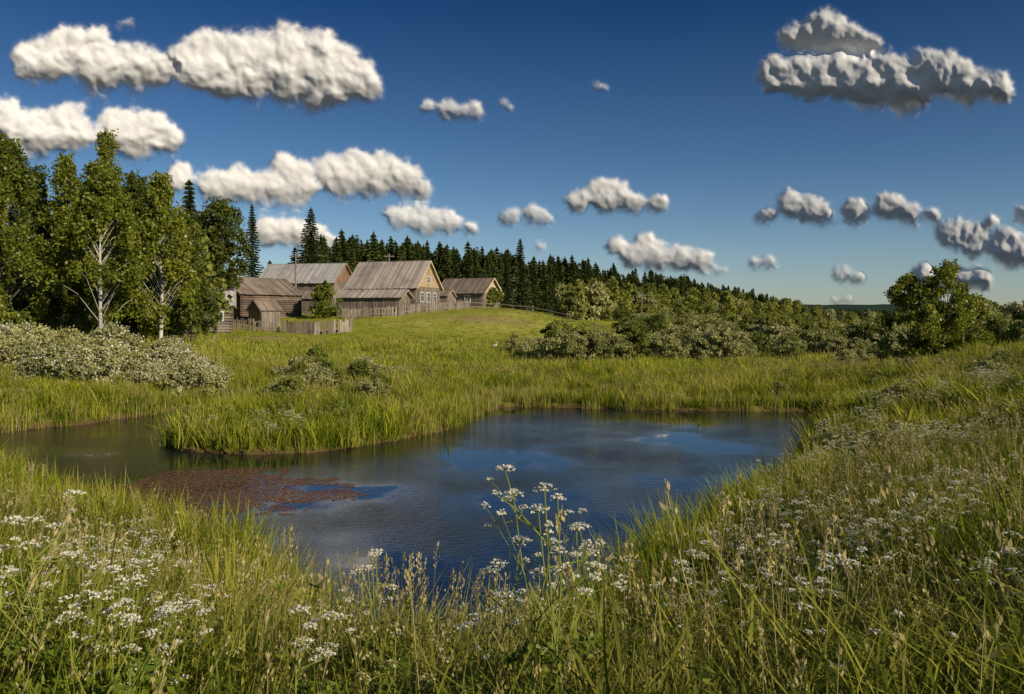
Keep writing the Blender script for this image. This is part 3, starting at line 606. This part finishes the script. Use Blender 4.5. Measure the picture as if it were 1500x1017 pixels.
house('log_house',-378,88,52,7.4,6.4,2.7,1.7,M_wdark,M_roofb,M_wdark,5,log=True,wins=[('W',-1.3,1.4,.75,.85),('W',1.3,1.4,.75,.85),('S',-1,1.4,.75,.85)])
house('wooden_outhouse',-363,81,50,2.1,2.3,1.6,.9,M_wgrey,M_roofb,M_wgrey,6,oh=.2)
house('log_cabin',-450,74,20,4.6,4,2.3,1.6,M_wgrey,M_rooflt,M_wgrey,7,log=True,wins=[('S',1.2,1.3,.7,.7),('E',0,1.3,.7,.7)])
house('boarded_shed',-305,93,-10,4,3,1.8,.9,M_wgrey,M_roofb,M_wgrey,8,oh=.25)
house('boarded_shed',-110,101,-14,3.6,3,1.5,.7,M_wgrey,M_roofb,M_wgrey,9,oh=.25)
house('boarded_shed',-415,95,-5,6,4,2.6,1.4,M_wgrey,M_roofb,M_wgrey,10,oh=.3)
# ---------------------------------------------------------------- fences
def fence(name,path,h,sp,bw,seed,gap=0,rails=2,mat=M_wgrey,post=2.2):
    rng=np.random.default_rng(seed);g=Geo();path=np.array([(u*d/K,d) for u,d in path],float)
    for a,b in zip(path[:-1],path[1:]):
        Ln=np.linalg.norm(b-a);dr=(b-a)/Ln;nr=np.array([-dr[1],dr[0]])
        def hexa(p,q,z0,z1,zz0,zz1,th,off,var):
            o=np.array([*(nr*off),0]);V,Fq=slab((*p,z0),(*q,zz0),(*q,zz1),(*p,z1),(*(nr*th),0));g.add(np.array(V)+o,Fq,0,var)
        k=int(Ln/sp)
        if sp<1:
            xs_=a+dr*((np.arange(k)+.5)/k*Ln)[:,None];zs=height(xs_[:,0],xs_[:,1])
            for i in range(k):
                if rng.random()<gap: continue
                t=rng.normal(0,.03);p=xs_[i]-dr*bw/2;q=xs_[i]+dr*bw/2;hh=h*(.8+.3*rng.random());zz=zs[i]
                V,Fq=slab((*p,zz-.1),(*q,zz-.1),(*(q+dr*t*h),zz+hh),(*(p+dr*t*h),zz+hh-.03),(*(nr*.03),0));g.add(V,Fq,0,rng.random())
        k=max(1,int(Ln/post));pp=a+dr*(np.arange(k+1)/k*Ln)[:,None];zs=height(pp[:,0],pp[:,1])
        for i in range(k+1):
            V,Fq=tube([(*(pp[i]+nr*.11),zs[i]-.3),(*(pp[i]+nr*.11),zs[i]+h*.5),(*(pp[i]+nr*.11+rng.normal(0,.02,2)),zs[i]+h*1.05)],.06,6);g.add(V,Fq,0,rng.random())
            if i<k:
                for r in range(rails):
                    zr=h*(.28+.5*r/max(1,rails-1));hexa(pp[i],pp[i+1],zs[i]+zr,zs[i]+zr+.08,zs[i+1]+zr,zs[i+1]+zr+.08,.03,.034,rng.random())
    g.obj(name,[mat])
fence('picket_fence',[(-425,77),(-380,76),(-330,76)],1.15,.17,.1,1,.2)
fence('board_fence',[(-330,75),(-290,74),(-236,76)],1.25,.19,.17,2,.06)
fence('board_fence',[(-236,76),(-232,81)],1.2,.19,.17,3)
fence('picket_fence',[(-250,86),(-170,87.5),(-110,93),(-62,98)],1.1,.17,.11,4,.12)
fence('rail_fence',[(-62,98),(-20,100),(30,99),(80,97),(120,95),(160,94)],1.0,3,.1,5,0,2,post=2.6)
fence('rail_fence',[(-480,70),(-430,72),(-425,77)],1.1,3,.1,6,0,2,post=2.2)
for u,d,h in ((-317,96,7.2),(-180,118,8),(190,125,6.0)):
    x=u*d/K;z=gz(x,d);e=empty('utility_pole',x,d,z,0)
    g=Geo();V,Fq=tube([(0,0,-.5),(0,0,h*.5),(0,0,h)],[.13,.11,.09],8);g.add(V,Fq);g.obj('post',[M_wgrey],parent=e)
    g=Geo();V,Fq=box(0,-.12,h-.5,1.5,.09,.11);g.add(V,Fq)
    for q in (-.65,-.25,.25,.65):
        V,Fq=tube([(q,-.12,h-.44),(q,-.12,h-.35),(q,-.12,h-.27)],[.02,.045,.03],6);g.add(V,Fq)
    g.obj('crossarm',[M_wgrey],parent=e)
M_goose=plain('goose_feathers',(.60,.58,.52),.8,.2);M_beak=plain('goose_beak',(.6,.25,.05),.5)
for i,(u,d,r) in enumerate([(-25,69,.3),(-440,62,.2)]):
    x=u*d/K;e=empty('goose',x,d,gz(x,d)+.08,r);e.scale=(.65,.65,.65);g=Geo()
    V,Fq=tube([(-.42,0,.34),(-.3,0,.33),(-.12,0,.3),(.08,0,.3),(.2,0,.36),(.26,0,.5),(.29,0,.66),(.33,0,.73),(.39,0,.73),(.42,0,.72)],[.01,.08,.15,.15,.10,.045,.035,.05,.04,.005],10);g.add(V,Fq);g.obj('body',[M_goose],True,parent=e)
    g=Geo();V,Fq=tube([(.41,0,.725),(.45,0,.715),(.49,0,.705)],[.025,.02,.006],6);g.add(V,Fq)
    for s in (-1,1):
        V,Fq=tube([(0,s*.06,.2),(0,s*.06,.1),(.01,s*.06,-.12)],[.02,.012,.012],5);g.add(V,Fq)
        V,Fq=slab((-.02,s*.06-.03,-.12),(.09,s*.06-.05,-.12),(.09,s*.06+.05,-.12),(-.02,s*.06+.03,-.12),(0,0,.012));g.add(V,Fq)
    g.obj('beak_and_legs',[M_beak],parent=e)
# ---------------------------------------------------------------- clouds: relief of the cumulus field, lit by the sun
m,nt,N,L=newmat('cloud')
d=N.new('ShaderNodeBsdfDiffuse');d.inputs[0].default_value=(.80,.80,.81,1)
tl=N.new('ShaderNodeBsdfTranslucent');tl.inputs[0].default_value=(.80,.80,.81,1)
md_=N.new('ShaderNodeMixShader');md_.inputs[0].default_value=.12;L.new(d.outputs[0],md_.inputs[1]);L.new(tl.outputs[0],md_.inputs[2])
t=N.new('ShaderNodeBsdfTransparent')
mx=N.new('ShaderNodeMixShader');L.new(attr(N,'dens'),mx.inputs[0]);L.new(t.outputs[0],mx.inputs[1]);L.new(md_.outputs[0],mx.inputs[2])
o=N.new('ShaderNodeOutputMaterial');L.new(mx.outputs[0],o.inputs[0]);M_cloud=m
clouds=[
 (142,[(55,90,32),(100,75,32),(130,68,28),(150,95,38),(200,100,32),(240,102,22),(150,120,22)]),
 (168,[(285,92,34),(330,85,38),(390,85,40),(450,82,40),(482,80,28),(500,112,38),(535,122,24),(450,120,40),(380,112,38),(330,112,26),(480,145,20)]),
 (240,[(5,165,22),(60,190,30),(100,190,30),(40,210,24),(20,185,24)]),
 (238,[(165,185,24),(200,187,27),(225,200,28),(250,205,14),(190,212,22)]),
 (305,[(262,258,18),(310,270,22),(350,270,26),(400,278,28),(440,280,22),(415,238,15),(435,252,18)]),
 (292,[(480,250,22),(520,245,22),(560,250,25),(590,262,25),(615,280,13),(500,270,22),(550,272,20)]),
 (365,[(395,342,22),(430,340,20),(460,350,20),(482,356,12)]),
 (348,[(585,318,16),(620,322,20),(655,325,18),(688,338,11),(575,312,10)]),
 (178,[(625,155,10),(655,160,15),(690,165,14),(665,168,12)]),
 (332,[(745,320,14),(785,316,16),(800,322,10)]),
 (318,[(845,298,16),(880,285,20),(905,283,20),(925,300,16),(962,300,14),(890,300,16)]),
 (85,[(1165,55,22),(1205,42,26),(1235,60,26),(1270,70,20),(1210,66,18)]),
 (170,[(1140,110,24),(1180,115,30),(1230,112,32),(1290,115,34),(1350,108,34),(1390,104,26),(1410,125,30),(1460,128,22),(1330,140,26),(1270,138,22)]),
 (332,[(1120,318,13),(1160,302,20),(1190,308,20),(1213,322,12)]),
 (333,[(1252,312,18),(1300,303,20),(1330,315,17),(1365,318,12)]),
 (403,[(905,362,14),(945,360,15),(960,376,20),(1000,380,21),(1028,385,15),(925,378,15)]),
 (397,[(1105,388,10),(1125,386,11)]),(420,[(1232,402,12),(1255,408,10)]),
 (400,[(1390,340,18),(1420,350,25),(1470,360,24),(1498,370,22),(1450,324,10),(1480,388,12)]),
 (331,[(1494,318,13),(1520,315,16)]),
 (432,[(1350,405,16),(1400,408,18),(1435,412,17)]),(448,[(1222,442,7),(1240,441,7)]),
 (136,[(873,129,8),(885,130,5)]),(163,[(738,152,6),(745,160,5)]),(40,[(178,37,6),(190,35,6)]),(370,[(790,362,8)]),(403,[(1045,397,8),(1060,398,6)]),
 (-60,[(300,-110,40),(360,-120,45),(430,-105,45)]),(-40,[(840,-90,35),(900,-100,45),(960,-85,35)])]  # last two clouds are unseen, added above the view for pond reflections
def worley(x,y,sd):
    ix=np.floor(x);iy=np.floor(y);d=np.full(x.shape,9.)
    for a in (-1,0,1):
        for b in (-1,0,1):
            cx=ix+a;cy=iy+b;hx_=hashn(cx,cy,sd);hy_=hashn(cx,cy,sd+7.7)
            d=np.minimum(d,(cx+hx_-x)**2+(cy+hy_-y)**2)
    return np.sqrt(d)
def sst(a,b,x):
    t=np.clip((x-a)/(b-a),0,1);return t*t*(3-2*t)
def blur(A,s):
    r=int(3*s)+1;k=np.exp(-.5*(np.arange(-r,r+1)/s)**2);k/=k.sum()
    for ax_ in (0,1):
        B=np.zeros_like(A)
        for i,w_ in zip(range(-r,r+1),k): B+=w_*np.roll(A,i,ax_)
        A=B
    return A
stp=1.2;ug=np.arange(-900,900,stp);vg=np.arange(4,620,stp);U,Vv=np.meshgrid(ug,vg)
TH=np.zeros(U.shape);AL=np.zeros(U.shape);BT=np.zeros(U.shape);SZ=np.ones(U.shape)
for ci,(bs,lobes) in enumerate(clouds):
    lb=np.array(lobes,float);lu=lb[:,0]-750;lv=462-lb[:,1];lr=lb[:,2];vb=462-bs;s=lr.mean();mg=s*2.4
    i0,i1=np.searchsorted(ug,[lu.min()-mg-lr.max(),lu.max()+mg+lr.max()]);j0,j1=np.searchsorted(vg,[vb-mg,lv.max()+mg+lr.max()])
    if i1<=i0 or j1<=j0: continue
    u=U[j0:j1,i0:i1];v=Vv[j0:j1,i0:i1]
    q=1/s
    wu=u+s*1.1*(fbm(u*q*.9,v*q*.9,ci+.5,6)-.5);wv=v+s*1.0*(fbm(u*q*.9+40,v*q*.9,ci+.5,6)-.5)
    f=0
    for a,b_,r in zip(lu,lv,lr):
        dd=((wu-a)**2+((wv-b_)*1.05)**2)/(r*1.6)**2;f=f+np.clip(1-dd,0,1)**2
    f=1-np.exp(-1.7*f)
    w1=1-worley(wu*q*1.2,wv*q*1.2,ci+1.);w2=1-worley(wu*q*2.8,wv*q*2.8,ci+2.);w3=1-worley(wu*q*6.0,wv*q*6.0,ci+3.)
    nf=fbm(wu*q*1.6,wv*q*1.6,ci+3.3,6);nh_=fbm(u*q*4,v*q*4,ci+9.3,4)
    base=vb+s*.35*(fbm(u*q*.5,v*0,ci,3)-.5)
    hb=(v-base)/s
    f=f*sst(-.8,.7,hb+1.0*(nf-.5))
    f2=f+.14*(w1-.5)+.14*(w2-.5)+.10*(w3-.5)+.70*(nf-.5)+.45*(nh_-.5)
    tp=np.clip(hb,0,1.2)/1.2
    al=sst(.12,.78-.20*tp,f2)*sst(.02,.35,f)
    wis=.45*sst(.0,.8,f+1.9*(nf-.5)+.8*(nh_-.5))*sst(.01,.3,f)
    al=np.maximum(al,wis)*np.clip(s/17,.42,1)
    lump=sst(.0,1.,w1)*.14+sst(0,1,w2)*.075+.028*w3
    th=s*(.42*np.sqrt(np.clip(f,0,2)+.06)+lump*f+.34*nf+.10*nh_+.85*sst(-.7,1.8,hb))
    sl=(slice(j0,j1),slice(i0,i1));TH[sl]=np.where(al>AL[sl],th,TH[sl]);AL[sl]=np.maximum(AL[sl],al)
    BT[sl]=np.maximum(BT[sl],(al>0)*(1-sst(0,1.1,hb))*np.clip(s/20,0,1))
TH=.6*blur(TH,3.0)+.4*blur(TH,1.2)
BT=blur(BT,3);AL=blur(AL,1.8)*(1-BT)+blur(AL,5.0)*BT
fn=fbm(U*.16,Vv*.16,4.4,4)
AL=np.clip(AL+(fn-.5)*4.5*AL*(1-AL),0,1)
RD=16000.;Dv=np.stack([U,np.full(U.shape,K),Vv],-1);Dv/=np.linalg.norm(Dv,axis=-1)[...,None]
PP=Dv*(RD*(1-TH/K))[...,None];PP[...,2]+=EYE
I=np.arange(U.size).reshape(U.shape);Fq=np.stack([I[:-1,:-1],I[:-1,1:],I[1:,1:],I[1:,:-1]],-1).reshape(-1,4)
Fq=Fq[AL.ravel()[Fq].max(1)>.004];us=np.unique(Fq);rm=np.zeros(U.size,int);rm[us]=np.arange(len(us))
g=Geo();g.add(PP.reshape(-1,3)[us],rm[Fq]);g.obj('cumulus_clouds',[M_cloud],True,xattr={'dens':AL.ravel()[us]})
# ---------------------------------------------------------------- light, sky, camera
w=bpy.data.worlds.new('World');scene.world=w;w.use_nodes=True;N=w.node_tree.nodes;L=w.node_tree.links;bg=N['Background']
sky=N.new('ShaderNodeTexSky');sky.sky_type='NISHITA';sky.sun_disc=False;sky.sun_elevation=SUN_EL;sky.sun_rotation=SUN_AZ;sky.air_density=1.0;sky.dust_density=.2;sky.ozone_density=3
tc=N.new('ShaderNodeTexCoord');sp=N.new('ShaderNodeSeparateXYZ');L.new(tc.outputs['Generated'],sp.inputs[0])
cr=N.new('ShaderNodeValToRGB');L.new(sp.outputs[2],cr.inputs[0]);el=cr.color_ramp.elements
el[0].position=0;el[0].color=(.80,.88,1.0,1);el[1].position=1;el[1].color=(.42,.56,.72,1)
for ps,cl_ in ((.07,(.70,.80,.93,1)),(.18,(.42,.58,.74,1)),(.36,(.11,.29,.50,1)),(.55,(.13,.30,.52,1))):
    e=el.new(ps);e.color=cl_
L.new(mixc(N,L,1.0,sky.outputs[0],cr.outputs[0],'MULTIPLY'),bg.inputs[0]);bg.inputs[1].default_value=.085
sl=bpy.data.lights.new('sun','SUN');sl.energy=5.0;sl.angle=math.radians(.5);sl.color=(1,.87,.67);so=link(bpy.data.objects.new('sun',sl))
dv=Vector((math.sin(SUN_AZ)*math.cos(SUN_EL),math.cos(SUN_AZ)*math.cos(SUN_EL),math.sin(SUN_EL)))
so.rotation_euler=dv.to_track_quat('Z','Y').to_euler()
cam=bpy.data.cameras.new('camera');cam.lens=28;cam.sensor_width=36;cam.shift_y=-.031;cam.clip_end=60000;cam.clip_start=.05
co=link(bpy.data.objects.new('camera',cam));co.location=(0,0,EYE);co.rotation_euler=(math.pi/2,0,0);scene.camera=co
scene.view_settings.view_transform='Standard';scene.view_settings.look='None';scene.view_settings.exposure=0
